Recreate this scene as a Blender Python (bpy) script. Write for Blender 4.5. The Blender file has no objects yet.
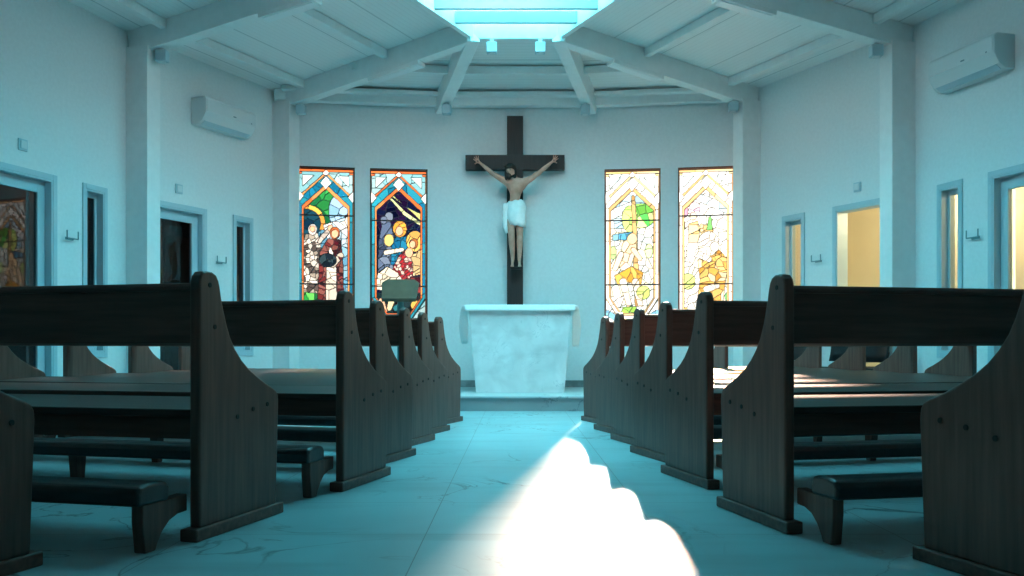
import bpy, bmesh, math, random
from math import sin, cos, pi, radians, atan2, sqrt
from mathutils import Vector, Matrix
import numpy as np

C = bpy.context.scene.collection
S = bpy.context.scene
# ------------------------------------------------------------------ camera, world, sun, exposure
F = 900.0
cd = bpy.data.cameras.new('camera'); cam = bpy.data.objects.new('camera', cd); C.objects.link(cam)
cam.location = (0, 0, .64); cam.rotation_euler = (radians(90), 0, 0)
cd.sensor_width = 36; cd.lens = F / 1024 * 36
cd.shift_x = -4 / 1024; cd.shift_y = 60 / 1024
cd.clip_start = .05; cd.clip_end = 300
S.camera = cam
S.view_settings.view_transform = 'Standard'; S.view_settings.look = 'None'
S.view_settings.gamma = 1; S.view_settings.use_curve_mapping = False
S.view_settings.exposure = 0.08
w = bpy.data.worlds.new('sky'); S.world = w; w.use_nodes = True
bg = w.node_tree.nodes['Background']
# overcast-bright teal zenith, dimmer neutral horizon and ground
_N = w.node_tree.nodes; _L = w.node_tree.links
_tc = _N.new('ShaderNodeTexCoord'); _sp = _N.new('ShaderNodeSeparateXYZ'); _cr = _N.new('ShaderNodeValToRGB')
_L.new(_tc.outputs['Generated'], _sp.inputs[0]); _L.new(_sp.outputs[2], _cr.inputs[0]); _L.new(_cr.outputs[0], bg.inputs[0])
_e = _cr.color_ramp.elements
_e[0].position = 0.0; _e[0].color = (.10, .115, .115, 1)
_e[1].position = .5; _e[1].color = (.10, .84, .99, 1)
_z = _e.new(1.0); _z.color = (.22, .84, .97, 1)
_m = _e.new(.16); _m.color = (.17, .20, .20, 1)
bg.inputs[1].default_value = 14
SUN_DIR = Vector((-.132, -.95, -.30)).normalized()
sl = bpy.data.lights.new('sun', 'SUN'); sl.energy = 92; sl.angle = radians(3); sl.color = (1, .69, .58)
so = bpy.data.objects.new('sun', sl); C.objects.link(so)
so.rotation_euler = SUN_DIR.to_track_quat('-Z', 'Y').to_euler(); so.location = (3, 30, 14)

def portal(name, loc, rot, sx, sy):
    l = bpy.data.lights.new(name, 'AREA'); l.shape = 'RECTANGLE'; l.size = sx; l.size_y = sy
    l.cycles.is_portal = True
    o = bpy.data.objects.new(name, l); C.objects.link(o); o.location = loc; o.rotation_euler = rot
    return o
portal('skylight_portal', (0, 7.6, 4.5), (0, 0, 0), 3.6, 4.6)
# lamp inside the lit side room on the right, faint fill light added on the left
def point(name, loc, e, col, r=.15):
    l = bpy.data.lights.new(name, 'POINT'); l.energy = e; l.color = col; l.shadow_soft_size = r
    o = bpy.data.objects.new(name, l); C.objects.link(o); o.location = loc
point('side_room_light', (4.55, 9.5, 2.2), 40, (1, .84, .54))
point('side_room_light', (5.15, 7.7, 2.2), 20, (1, .84, .54))
point('side_room_light', (-4.7, 9.6, 2.3), 7, (1, .75, .6))

# ------------------------------------------------------------------ materials
def mat(name, col, rough=.5, metal=0, spec=.5, emit=None, es=0):
    m = bpy.data.materials.new(name); m.use_nodes = True
    b = m.node_tree.nodes['Principled BSDF']
    b.inputs['Base Color'].default_value = (*col, 1); b.inputs['Roughness'].default_value = rough
    b.inputs['Metallic'].default_value = metal; b.inputs['Specular IOR Level'].default_value = spec
    if emit: b.inputs['Emission Color'].default_value = (*emit, 1); b.inputs['Emission Strength'].default_value = es
    return m
def noise_mat(name, c1, c2, scale=6, rough=.5, bump=.0, stretch=(1, 1, 1), detail=5, spec=.5, coords='Object', contrast=(.35, .65)):
    m = mat(name, c1, rough, spec=spec); nt = m.node_tree; N = nt.nodes; L = nt.links
    b = N['Principled BSDF']
    tc = N.new('ShaderNodeTexCoord'); mp = N.new('ShaderNodeMapping'); mp.inputs['Scale'].default_value = stretch
    no = N.new('ShaderNodeTexNoise'); no.inputs['Scale'].default_value = scale; no.inputs['Detail'].default_value = detail
    cr = N.new('ShaderNodeValToRGB')
    cr.color_ramp.elements[0].position = contrast[0]; cr.color_ramp.elements[1].position = contrast[1]
    cr.color_ramp.elements[0].color = (*c1, 1); cr.color_ramp.elements[1].color = (*c2, 1)
    L.new(tc.outputs[coords], mp.inputs[0]); L.new(mp.outputs[0], no.inputs[0]); L.new(no.outputs[0], cr.inputs[0])
    L.new(cr.outputs[0], b.inputs['Base Color'])
    if bump:
        bp = N.new('ShaderNodeBump'); bp.inputs['Strength'].default_value = bump; bp.inputs['Distance'].default_value = .01
        L.new(no.outputs[0], bp.inputs['Height']); L.new(bp.outputs[0], b.inputs['Normal'])
    return m
M_wall = noise_mat('painted_plaster', (.76, .80, .81), (.80, .84, .85), 30, .75, .05, spec=.3)
M_steel = noise_mat('white_painted_steel', (.83, .84, .84), (.87, .88, .88), 12, .45, .03)
M_frame = mat('door_aluminium', (.46, .60, .66), .4)
M_glassdark = None
def wood(name, c1, c2, axis='z', rough=.42):
    st = {'z': (14, 14, .9), 'x': (.9, 14, 14), 'y': (14, .9, 14)}[axis]
    return noise_mat(name, c1, c2, 3.2, rough, .06, st, 8, contrast=(.3, .72))
WA, WB = (.100, .040, .031), (.200, .088, .068)
M_woodz = wood('walnut_upright_grain', WA, WB, 'z')
M_woodx = wood('walnut_long_grain', WA, WB, 'x')
M_seat = wood('walnut_seat', (.030, .016, .013), (.065, .035, .028), 'x', .42)
M_leather = noise_mat('black_vinyl', (.018, .018, .02), (.025, .025, .028), 60, .33, .05)
M_cross = noise_mat('dark_cross_wood', (.016, .010, .011), (.028, .016, .016), 4, .6, .08, (10, 10, 1))
M_black = mat('black_plastic', (.01, .01, .012), .35)
M_plug = mat('screw_cap', (.006, .005, .005), .6)
M_white = mat('white_plastic', (.66, .72, .74), .4)
M_grey = mat('grey_plastic', (.17, .27, .30), .5)
M_chrome = mat('brushed_metal', (.5, .55, .58), .3, 1)
M_skin = noise_mat('painted_skin', (.54, .25, .18), (.66, .34, .26), 14, .5, .03)
M_hair = mat('dark_hair', (.018, .010, .008), .6)
M_cloth = noise_mat('white_cloth', (.78, .80, .80), (.86, .87, .87), 20, .8, .15)
M_linen = noise_mat('altar_linen', (.84, .85, .86), (.9, .9, .9), 60, .85, .2)
M_cream = noise_mat('cream_wall', (.80, .72, .54), (.84, .76, .58), 2, .8)
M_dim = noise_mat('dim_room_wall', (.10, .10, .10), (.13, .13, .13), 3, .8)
M_brown = wood('brown_cabinet_wood', (.20, .12, .08), (.30, .19, .13), 'z')
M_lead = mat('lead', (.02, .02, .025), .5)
M_lead_lit = mat('glare_browned_lead', (.22, .15, .09), .6)  # lead recoloured brown to imitate glare from the bright panes
M_iron = mat('black_iron', (.012, .012, .016), .5)
M_lect = noise_mat('olive_brown_board', (.12, .085, .05), (.16, .115, .07), 8, .55)
M_teal = mat('teal_painted_post', (.06, .22, .25), .5)
M_base = noise_mat('grey_marble_skirting', (.20, .23, .24), (.30, .33, .34), 12, .35)

def glass_mat(name, tint, refl=.12, rough=.02):
    m = bpy.data.materials.new(name); m.use_nodes = True; nt = m.node_tree; N = nt.nodes; L = nt.links
    N.remove(N['Principled BSDF']); out = N['Material Output']
    t = N.new('ShaderNodeBsdfTransparent'); t.inputs[0].default_value = (*tint, 1)
    g = N.new('ShaderNodeBsdfGlossy'); g.inputs['Roughness'].default_value = rough
    mx = N.new('ShaderNodeMixShader'); fr = N.new('ShaderNodeFresnel')
    ge = N.new('ShaderNodeNewGeometry'); mr = N.new('ShaderNodeMapRange'); mr.inputs[3].default_value = 1.5; mr.inputs[4].default_value = 1 / 1.5
    L.new(ge.outputs['Backfacing'], mr.inputs[0]); L.new(mr.outputs[0], fr.inputs[0])
    L.new(fr.outputs[0], mx.inputs[0]); L.new(t.outputs[0], mx.inputs[1]); L.new(g.outputs[0], mx.inputs[2])
    L.new(mx.outputs[0], out.inputs[0]); return m
M_doorglass = glass_mat('door_glass', (.85, .85, .85))
M_darkglass = glass_mat('tinted_door_glass', (.45, .47, .5))
M_skyglass = glass_mat('skylight_glass', (.94, .98, 1))

def stained_mat(name, trans, dens):
    m = bpy.data.materials.new(name); m.use_nodes = True; nt = m.node_tree; N = nt.nodes; L = nt.links
    N.remove(N['Principled BSDF']); out = N['Material Output']
    at = N.new('ShaderNodeAttribute'); at.attribute_name = 'glass'; at.attribute_type = 'GEOMETRY'
    t = N.new('ShaderNodeBsdfTransparent'); d = N.new('ShaderNodeBsdfTranslucent')
    for sh, k in ((t, trans), (d, dens)):
        v = N.new('ShaderNodeVectorMath'); v.operation = 'SCALE'; v.inputs['Scale'].default_value = k
        L.new(at.outputs['Color'], v.inputs[0]); L.new(v.outputs[0], sh.inputs[0])
    ad = N.new('ShaderNodeAddShader'); L.new(t.outputs[0], ad.inputs[0]); L.new(d.outputs[0], ad.inputs[1]); L.new(ad.outputs[0], out.inputs[0])
    return m
M_stainL = stained_mat('dense_painted_stained_glass', .24, .05)
M_stainR = stained_mat('glare_paled_stained_glass', .42, .045)  # used with glass colours bleached to imitate sun glare

def marble(name, base, vein, tile=None, rough=.28, scale=1.0):
    m = mat(name, base, rough); nt = m.node_tree; N = nt.nodes; L = nt.links; b = N['Principled BSDF']
    tc = N.new('ShaderNodeTexCoord')
    def noise(s, d, dist=0):
        n = N.new('ShaderNodeTexNoise'); n.inputs['Scale'].default_value = s; n.inputs['Detail'].default_value = d
        n.inputs['Distortion'].default_value = dist; L.new(tc.outputs['Object'], n.inputs[0]); return n
    cloud = noise(1.1 * scale, 6, .6)
    cr = N.new('ShaderNodeValToRGB'); cr.color_ramp.elements[0].position = .3; cr.color_ramp.elements[1].position = .7
    cr.color_ramp.elements[0].color = (*[c * .78 for c in base], 1); cr.color_ramp.elements[1].color = (*base, 1)
    L.new(cloud.outputs[0], cr.inputs[0])
    # veins: thin band where a warped noise crosses .5
    vn = noise(1.5 * scale, 7, 1.2)
    sub = N.new('ShaderNodeMath'); sub.operation = 'SUBTRACT'; sub.inputs[1].default_value = .5; L.new(vn.outputs[0], sub.inputs[0])
    ab = N.new('ShaderNodeMath'); ab.operation = 'ABSOLUTE'; L.new(sub.outputs[0], ab.inputs[0])
    mr = N.new('ShaderNodeMapRange'); mr.inputs[1].default_value = 0; mr.inputs[2].default_value = .011; mr.inputs[3].default_value = 1; mr.inputs[4].default_value = 0
    L.new(ab.outputs[0], mr.inputs[0])
    msk = noise(.9 * scale, 2); mm = N.new('ShaderNodeMapRange'); mm.inputs[1].default_value = .46; mm.inputs[2].default_value = .60; L.new(msk.outputs[0], mm.inputs[0])
    mul = N.new('ShaderNodeMath'); mul.operation = 'MULTIPLY'; L.new(mr.outputs[0], mul.inputs[0]); L.new(mm.outputs[0], mul.inputs[1])
    mx = N.new('ShaderNodeMixRGB'); mx.inputs[2].default_value = (*vein, 1); L.new(cr.outputs[0], mx.inputs[1]); L.new(mul.outputs[0], mx.inputs[0])
    last = mx.outputs[0]
    # faint long streaks
    mp = N.new('ShaderNodeMapping'); mp.inputs['Scale'].default_value = (.6, 3.2, 1); L.new(tc.outputs['Object'], mp.inputs[0])
    n3 = N.new('ShaderNodeTexNoise'); n3.inputs['Scale'].default_value = 1.6 * scale; n3.inputs['Detail'].default_value = 8; L.new(mp.outputs[0], n3.inputs[0])
    m3 = N.new('ShaderNodeMapRange'); m3.inputs[1].default_value = .52; m3.inputs[2].default_value = .75; m3.inputs[4].default_value = .75; L.new(n3.outputs[0], m3.inputs[0])
    mx3 = N.new('ShaderNodeMixRGB'); mx3.inputs[2].default_value = (*[c * .6 for c in base], 1); L.new(last, mx3.inputs[1]); L.new(m3.outputs[0], mx3.inputs[0]); last = mx3.outputs[0]
    if tile:
        tw, th, ox, oy = tile
        mp2 = N.new('ShaderNodeMapping'); mp2.inputs['Location'].default_value = (-ox, -oy, 0); L.new(tc.outputs['Object'], mp2.inputs[0])
        br = N.new('ShaderNodeTexBrick'); br.offset = 0; br.inputs['Scale'].default_value = 1
        br.inputs['Mortar Size'].default_value = .0022; br.inputs['Mortar Smooth'].default_value = .3
        br.inputs['Brick Width'].default_value = tw; br.inputs['Row Height'].default_value = th
        L.new(mp2.outputs[0], br.inputs['Vector'])
        mx4 = N.new('ShaderNodeMixRGB'); mx4.inputs[2].default_value = (*[c * .35 for c in base], 1)
        L.new(last, mx4.inputs[1]); L.new(br.outputs['Fac'], mx4.inputs[0]); last = mx4.outputs[0]
    L.new(last, b.inputs['Base Color'])
    rr = N.new('ShaderNodeMapRange'); rr.inputs[3].default_value = rough * .85; rr.inputs[4].default_value = rough * 1.2; L.new(cloud.outputs[0], rr.inputs[0]); L.new(rr.outputs[0], b.inputs['Roughness'])
    return m
M_floor = marble('polished_marble_tiles', (.37, .60, .64), (.03, .09, .11), (.805, .633, .495, .56), .30)
M_step = marble('marble_step', (.56, .66, .68), (.2, .26, .28), None, .35)
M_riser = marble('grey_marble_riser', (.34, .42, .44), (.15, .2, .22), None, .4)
M_altar = marble('white_marble', (.82, .85, .86), (.50, .57, .60), None, .4, 3.4)

def ceiling_mat():
    m = mat('ribbed_ceiling_sheet', (.56, .58, .60), .42); nt = m.node_tree; N = nt.nodes; L = nt.links; b = N['Principled BSDF']
    at = N.new('ShaderNodeAttribute'); at.attribute_name = 'rib'; at.attribute_type = 'GEOMETRY'
    sp = N.new('ShaderNodeSeparateXYZ'); L.new(at.outputs['Vector'], sp.inputs[0])
    fr = N.new('ShaderNodeMath'); fr.operation = 'MULTIPLY'; fr.inputs[1].default_value = 1 / .055; L.new(sp.outputs[0], fr.inputs[0])
    f2 = N.new('ShaderNodeMath'); f2.operation = 'FRACT'; L.new(fr.outputs[0], f2.inputs[0])
    lt = N.new('ShaderNodeMath'); lt.operation = 'LESS_THAN'; lt.inputs[1].default_value = .12; L.new(f2.outputs[0], lt.inputs[0])
    fw = N.new('ShaderNodeMath'); fw.operation = 'MULTIPLY'; fw.inputs[1].default_value = 1 / .62; L.new(sp.outputs[0], fw.inputs[0])
    f3 = N.new('ShaderNodeMath'); f3.operation = 'FRACT'; L.new(fw.outputs[0], f3.inputs[0])
    l3 = N.new('ShaderNodeMath'); l3.operation = 'LESS_THAN'; l3.inputs[1].default_value = .022; L.new(f3.outputs[0], l3.inputs[0])
    a1 = N.new('ShaderNodeMixRGB'); a1.inputs[1].default_value = (.88, .87, .87, 1); a1.inputs[2].default_value = (.82, .81, .81, 1); L.new(lt.outputs[0], a1.inputs[0])
    a2 = N.new('ShaderNodeMixRGB'); a2.inputs[2].default_value = (.60, .61, .62, 1); L.new(a1.outputs[0], a2.inputs[1]); L.new(l3.outputs[0], a2.inputs[0])
    L.new(a2.outputs[0], b.inputs['Base Color'])
    wv = N.new('ShaderNodeMath'); wv.operation = 'PINGPONG'; wv.inputs[1].default_value = .5; L.new(fr.outputs[0], wv.inputs[0])
    bp = N.new('ShaderNodeBump'); bp.inputs['Strength'].default_value = .3; bp.inputs['Distance'].default_value = .01
    L.new(wv.outputs[0], bp.inputs['Height']); L.new(bp.outputs[0], b.inputs['Normal'])
    return m
M_ceil = ceiling_mat()

# ------------------------------------------------------------------ helpers
def BM(): return bmesh.new()
def box(bm, x0, x1, y0, y1, z0, z1, M=None):
    vs = [Vector((x, y, z)) for z in (z0, z1) for y in (y0, y1) for x in (x0, x1)]
    if M is not None: vs = [M @ v for v in vs]
    v = [bm.verts.new(p) for p in vs]
    for f in ((0, 2, 3, 1), (4, 5, 7, 6), (0, 1, 5, 4), (2, 6, 7, 3), (0, 4, 6, 2), (1, 3, 7, 5)):
        bm.faces.new([v[i] for i in f])
def prism(bm, pts, fn, a, b):
    """extrude 2-D outline; fn(u, v, t) -> 3-D point, t runs from a to b"""
    n = len(pts)
    A = [bm.verts.new(fn(u, v, a)) for u, v in pts]; B = [bm.verts.new(fn(u, v, b)) for u, v in pts]
    bm.faces.new(A[::-1]); bm.faces.new(B)
    for i in range(n):
        j = (i + 1) % n; bm.faces.new((A[i], A[j], B[j], B[i]))
def tube(bm, p0, p1, r0, r1=None, n=12, cap=True):
    r1 = r0 if r1 is None else r1
    p0, p1 = Vector(p0), Vector(p1); d = (p1 - p0).normalized()
    a = d.orthogonal().normalized(); b = d.cross(a)
    R = [[bm.verts.new(p + (a * cos(2 * pi * i / n) + b * sin(2 * pi * i / n)) * r) for i in range(n)] for p, r in ((p0, r0), (p1, r1))]
    for i in range(n):
        j = (i + 1) % n; bm.faces.new((R[0][i], R[0][j], R[1][j], R[1][i]))
    if cap: bm.faces.new(R[0][::-1]); bm.faces.new(R[1])
def obj(name, bm, m, parent=None, bevel=0, smooth=False, seg=2):
    bmesh.ops.recalc_face_normals(bm, faces=bm.faces)
    me = bpy.data.meshes.new(name); bm.to_mesh(me); bm.free()
    if m: me.materials.append(m)
    o = bpy.data.objects.new(name, me); C.objects.link(o)
    if parent: o.parent = parent
    if bevel:
        md = o.modifiers.new('bevel', 'BEVEL'); md.width = bevel; md.segments = seg; md.limit_method = 'ANGLE'; md.angle_limit = radians(40)
    if smooth:
        for p in me.polygons: p.use_smooth = True
    return o
def empty(name, loc=(0, 0, 0), rz=0, parent=None):
    o = bpy.data.objects.new(name, None); C.objects.link(o); o.location = loc; o.rotation_euler = (0, 0, rz)
    o.empty_display_size = .1
    if parent: o.parent = parent
    return o
def tag(o, label, cat, group=None):
    o['label'] = label; o['category'] = cat
    if group: o['group'] = group
    return o
def struct(o, label=None):
    o['kind'] = 'structure'
    if label: o['label'] = label
    return o
def copy_tree(o, parent=None):
    c = o.copy(); C.objects.link(c)
    if parent: c.parent = parent
    for ch in list(o.children): copy_tree(ch, c)
    return c
def frameM(P, ang):
    return Matrix.Translation(Vector((P[0], P[1], P[2] if len(P) > 2 else 0))) @ Matrix.Rotation(ang, 4, 'Z')

# ------------------------------------------------------------------ room plan (clockwise seen from above)
H = 3.78
AL, BL, NL = (-3.84, 9.0), (-2.93, 11.05), (-4.40, 6.75)
AR, BR, NR = (3.865, 8.85), (2.91, 10.93), (4.40, 6.75)
SIDE = [(4.55, 4.5), (4.35, 2.3), (3.8, 0.1), (3.0, -2.1)]
T = .14
def arcY(x): return 11.32 - (13.4 - sqrt(13.4 ** 2 - x * x))
def bay(name, P0, P1, openings, m=M_wall, ext=.03, h=H + .1):
    d = Vector((P1[0] - P0[0], P1[1] - P0[1], 0)); L = d.length; ang = atan2(d.y, d.x)
    bm = BM(); s = -ext
    for a, b, z0, z1 in sorted(openings):
        box(bm, s, a, 0, T, 0, h)
        if z0 > 0: box(bm, a, b, 0, T, 0, z0)
        box(bm, a, b, 0, T, z1, h); s = b
    box(bm, s, L + ext, 0, T, 0, h)
    o = obj(name, bm, m); o.matrix_world = frameM(P0, ang); struct(o)
    return ang, L
def loc_on(P0, P1, s, y=0, z=0):
    d = Vector((P1[0] - P0[0], P1[1] - P0[1], 0)).normalized(); n = Vector((-d.y, d.x, 0))
    return Vector((P0[0], P0[1], z)) + d * s + n * y
L1 = (Vector(AL) - Vector(NL)).length; L2 = (Vector(AR) - Vector(BR)).length
ZT = 2.12
opL1 = [(L1 - 1.98, L1 - 1.08, 0, ZT), (L1 - .665, L1 - .415, .60, ZT)]
opL2 = [(.14, .98, 0, ZT), (1.49, 1.75, .60, ZT)]
opR2 = [(L2 - 1.77, L2 - 1.482, .60, ZT), (L2 - .96, L2 - .12, 0, ZT)]
opR1 = [(.445, .69, .60, ZT), (1.09, 1.99, 0, ZT)]
a_L1, _ = bay('wall_left', NL, AL, opL1)
a_L2, _ = bay('wall_left', AL, BL, opL2)
a_R2, _ = bay('wall_right', BR, AR, opR2)
a_R1, _ = bay('wall_right', AR, NR, opR1)
pts = [NR] + SIDE
for i in range(len(pts) - 1): bay('wall_right', pts[i], pts[i + 1], [])
ptl = [(-x, y) for x, y in pts][::-1]
for i in range(len(ptl) - 1): bay('wall_left', ptl[i], ptl[i + 1], [])
bay('wall_back', SIDE[-1], (-3.0, -2.1), [])
# curved wall behind the altar
WX = [(-2.69, -2.0), (-1.817, -1.107), (1.107, 1.80), (2.01, 2.68)]
WZ0, WZ1 = .95, 2.88
xs = [-3.1, -2.69, -2.0, -1.817, -1.107, -.55, 0, .55, 1.107, 1.80, 2.01, 2.68, 3.1]
bm = BM()
for i in range(len(xs) - 1):
    x0, x1 = xs[i], xs[i + 1]; P0 = (x0, arcY(x0)); P1 = (x1, arcY(x1))
    ang = atan2(P1[1] - P0[1], P1[0] - P0[0]); L = sqrt((x1 - x0) ** 2 + (P1[1] - P0[1]) ** 2); Mx = frameM(P0, ang)
    if (x0, x1) in WX:
        box(bm, 0, L, 0, T, 0, WZ0, Mx); box(bm, 0, L, 0, T, WZ1, H + .1, Mx)
    else: box(bm, 0, L, 0, T, 0, H + .1, Mx)
struct(obj('wall_front', bm, M_wall))
bm = BM()
for sx, B in ((-1, BL), (1, BR)): box(bm, B[0] - .12 + sx * .16, B[0] + .12 + sx * .16, B[1] - .05, B[1] + .3, 0, H + .05)
struct(obj('wall_front', bm, M_wall))
# floor, platform, skirting
bm = BM(); box(bm, -6.6, 6.6, -2.6, 12.2, -.12, 0); struct(obj('floor', bm, M_floor))
bm = BM(); prism(bm, [(-1.65, 9.14), (1.65, 9.14), (1.65, 11.19), (1.5, 11.22), (0, 11.31), (-1.5, 11.22), (-1.65, 11.19)], lambda u, v, t: (u, v, t), 0, .132)
struct(obj('altar_step', bm, M_riser), 'pale marble step in front of the curved wall')
bm = BM(); prism(bm, [(-1.67, 9.115), (1.67, 9.115), (1.67, 11.19), (1.5, 11.22), (0, 11.31), (-1.5, 11.22), (-1.67, 11.19)], lambda u, v, t: (u, v, t), .132, .15)
struct(obj('altar_step', bm, M_step), 'marble tread of the step')
bm = BM()
for i in range(len(xs) - 1):
    x0, x1 = max(xs[i], -2.34), min(xs[i + 1], 2.34)
    if x1 <= x0: continue
    P0 = (x0, arcY(x0)); P1 = (x1, arcY(x1)); ang = atan2(P1[1] - P0[1], P1[0] - P0[0])
    box(bm, 0, sqrt((x1 - x0) ** 2 + (P1[1] - P0[1]) ** 2), -.018, .0, .15, .235, frameM(P0, ang))
struct(obj('baseboard_front', bm, M_base))
for nm, P0, P1, rng in (('baseboard_left', NL, AL, [(0, L1 - 2.03), (L1 - 1.03, L1)]), ('baseboard_left', AL, BL, [(1.03, 2.2)]),
                        ('baseboard_right', BR, AR, [(.1, L2 - 1.0)]), ('baseboard_right', AR, NR, [(.1, 1.04), (2.04, 2.1)])):
    d = (P1[0] - P0[0], P1[1] - P0[1]); bm = BM()
    for a, b in rng: box(bm, a, b, -.018, 0, 0, .085)
    o = obj(nm, bm, M_base); o.matrix_world = frameM(P0, atan2(d[1], d[0])); struct(o)

# ------------------------------------------------------------------ roof
ZR = 4.19
C1, C2, C3, C4, C5 = (.48, 9.8), (1.27, 8.10), (1.62, 6.50), (1.30, 5.80), (.5, 5.50)
def outp(P, Q, k=.35):
    """extend Q->P beyond P by k"""
    p, q = Vector(P), Vector(Q); d = (p - q); u = sqrt(d.x ** 2 + d.y ** 2); return p + d / u * k
def roof_facet(W0, W1, Ca, Cb):
    """W0-W1 on the wall line, Ca next to W1, Cb next to W0"""
    w0, w1 = Vector((*W0, H)), Vector((*W1, H)); ca, cb = Vector((*Ca, ZR)), Vector((*Cb, ZR))
    a, b = outp(w0, cb), outp(w1, ca)
    bm = BM(); up = Vector((0, 0, .1)); q = [a, b, ca, cb]
    lo = [bm.verts.new(p) for p in q]; hi = [bm.verts.new(p + up) for p in q]
    bm.faces.new(lo[::-1]); bm.faces.new(hi)
    for i in range(4): bm.faces.new((lo[i], lo[(i + 1) % 4], hi[(i + 1) % 4], hi[i]))
    lay = bm.verts.layers.float_vector.new('rib')
    e = (w1 - w0).normalized(); n = Vector((-e.y, e.x, 0))
    for v in bm.verts: v[lay] = Vector(((v.co - w0).dot(n) + 7, (v.co - w0).dot(e), 0))
    struct(obj('ceiling', bm, M_ceil))
def mir(P): return (-P[0], P[1])
C1L = mir(C1)
roof_facet(AL, BL, C1L, mir(C2)); roof_facet(NL, AL, mir(C2), mir(C3))
roof_facet(mir(SIDE[0]), NL, mir(C3), mir(C4)); roof_facet(mir(SIDE[1]), mir(SIDE[0]), mir(C4), mir(C5))
roof_facet(BR, AR, C2, C1); roof_facet(AR, NR, C3, C2)
roof_facet(NR, SIDE[0], C4, C3); roof_facet(SIDE[0], SIDE[1], C5, C4)
BX = .95
roof_facet((-BX, arcY(BX)), (BX, arcY(BX)), C1, C1L)
roof_facet(BL, (-BX, arcY(BX)), C1L, (C1L[0] - .001, C1L[1])); roof_facet((BX, arcY(BX)), BR, (C1[0] + .001, C1[1]), C1)
roof_facet(SIDE[1], mir(SIDE[1]), mir(C5), C5)
bm = BM(); prism(bm, [(4.6, 2.6), (4.1, .1), (3.3, -2.4), (-3.3, -2.4), (-4.1, .1), (-4.6, 2.6)], lambda u, v, t: (u, v, t), H + .06, H + .16)
lay = bm.verts.layers.float_vector.new('rib')
for v in bm.verts: v[lay] = Vector((v.co.y + 9, 0, 0))
struct(obj('ceiling', bm, M_ceil))

def beam(name, P, Q, wd, dp, drop=0, m=M_steel):
    """box beam from P to Q (3-D points on its top centre line)"""
    p, q = Vector(P), Vector(Q); d = q - p; L = d.length; x = d.normalized(); y = Vector((0, 0, 1)).cross(x).normalized(); z = x.cross(y)
    Mx = Matrix((x, y, z)).transposed().to_4x4(); Mx.translation = p
    bm = BM(); box(bm, 0, L, -wd / 2, wd / 2, -dp - drop, -drop)
    o = obj(name, bm, m, bevel=.006); o.matrix_world = Mx; struct(o); return o
def W(P, z=H): return Vector((P[0], P[1], z))
for s in (-1, 1):
    A, B, N_ = (AL, BL, NL) if s < 0 else (AR, BR, NR)
    c1, c2, c3, c4, c5 = [(s * c[0], c[1]) for c in (C1, C2, C3, C4, C5)]
    rafters = [(A, c2), (B, c1), (N_, c3), ((s * SIDE[0][0], SIDE[0][1]), c4), ((s * SIDE[1][0], SIDE[1][1]), c5), ((s * BX, arcY(BX)), c1)]
    for k, (w_, c_) in enumerate(rafters):
        beam('roof_beam', W(w_), W(c_, ZR), .145, .235)
    for w0, w1, ca, cb in ((A, B, c1, c2), (N_, A, c2, c3), ((s * SIDE[0][0], SIDE[0][1]), N_, c3, c4)):
        for fr in (.16, .60):
            p = W(w0).lerp(W(cb, ZR), fr); q = W(w1).lerp(W(ca, ZR), fr); beam('purlin', p, q, .075, .09)
# purlins and wall plate of the back bays
for fr, dp, wd in ((.0, .13, .12), (.04, .05, .2), (.42, .09, .07)):
    for x0, x1 in ((-BX, BX), (BL[0], -BX), (BX, BR[0])):
        def pt(x):
            w_ = Vector((x, arcY(x) if abs(x) < 2.8 else 11.0, H)); return w_.lerp(Vector((max(-.48, min(.48, x)), 9.8, ZR)), fr)
        beam('purlin' if fr > .1 else 'trim_1', pt(x0) - Vector((0, .06, 0 if fr else -.0)), pt(x1) - Vector((0, .06, 0)), wd, dp)
# columns at the corners of the polygon
def column(P, ang, ln=.27):
    bm = BM(); box(bm, -.05, ln, -.092, .092, 0, 3.62, frameM(P, ang)); return struct(obj('column', bm, M_steel, bevel=.006))
for s, (A, B, N_) in ((-1, (AL, BL, NL)), (1, (AR, BR, NR))):
    for P, c_ in ((A, C2), (B, C1), (N_, C3), ((s * 4.55, 4.5), C4), ((s * 4.35, 2.3), C5)):
        column(P, atan2(c_[1] - P[1], s * c_[0] - P[0]))

# ------------------------------------------------------------------ skylight with baffles
ring = [C1, C2, C3, C4, C5]; ringf = ring + [mir(p) for p in ring[::-1]]
sky = tag(empty('skylight', (0, 7, ZR)), 'long faceted skylight crossed by pale baffles over the aisle', 'skylight')
bm = BM(); n = len(ringf)
for i in range(n):
    p, q = ringf[i], ringf[(i + 1) % n]; d = Vector((q[0] - p[0], q[1] - p[1])); ang = atan2(d.y, d.x)
    box(bm, -.02, d.length + .02, -.03, .03, -.19, .22, frameM((p[0], p[1] - 7, 0), ang))
obj('kerb', bm, M_steel, sky, bevel=.004)
def halfw(y):
    for (xa, ya), (xb, yb) in zip(ring, ring[1:]):
        if yb <= y <= ya: return xa + (xb - xa) * (ya - y) / (ya - yb)
    return .5
M_baffle = mat('baffle_white', (.34, .36, .36), .5)
y = 9.8 - .40
while y > 5.6:
    hw = halfw(y) - .03
    bm = BM(); box(bm, -hw, hw, y - 7 - .02, y - 7 + .02, -.16, -.035); obj('baffle', bm, M_baffle, sky, bevel=.004)
    y -= .39
bm = BM(); prism(bm, [(p[0], p[1] - 7) for p in ringf], lambda u, v, t: (u, v, t), .22, .226); obj('glass_roof', bm, M_skyglass, sky)

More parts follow.
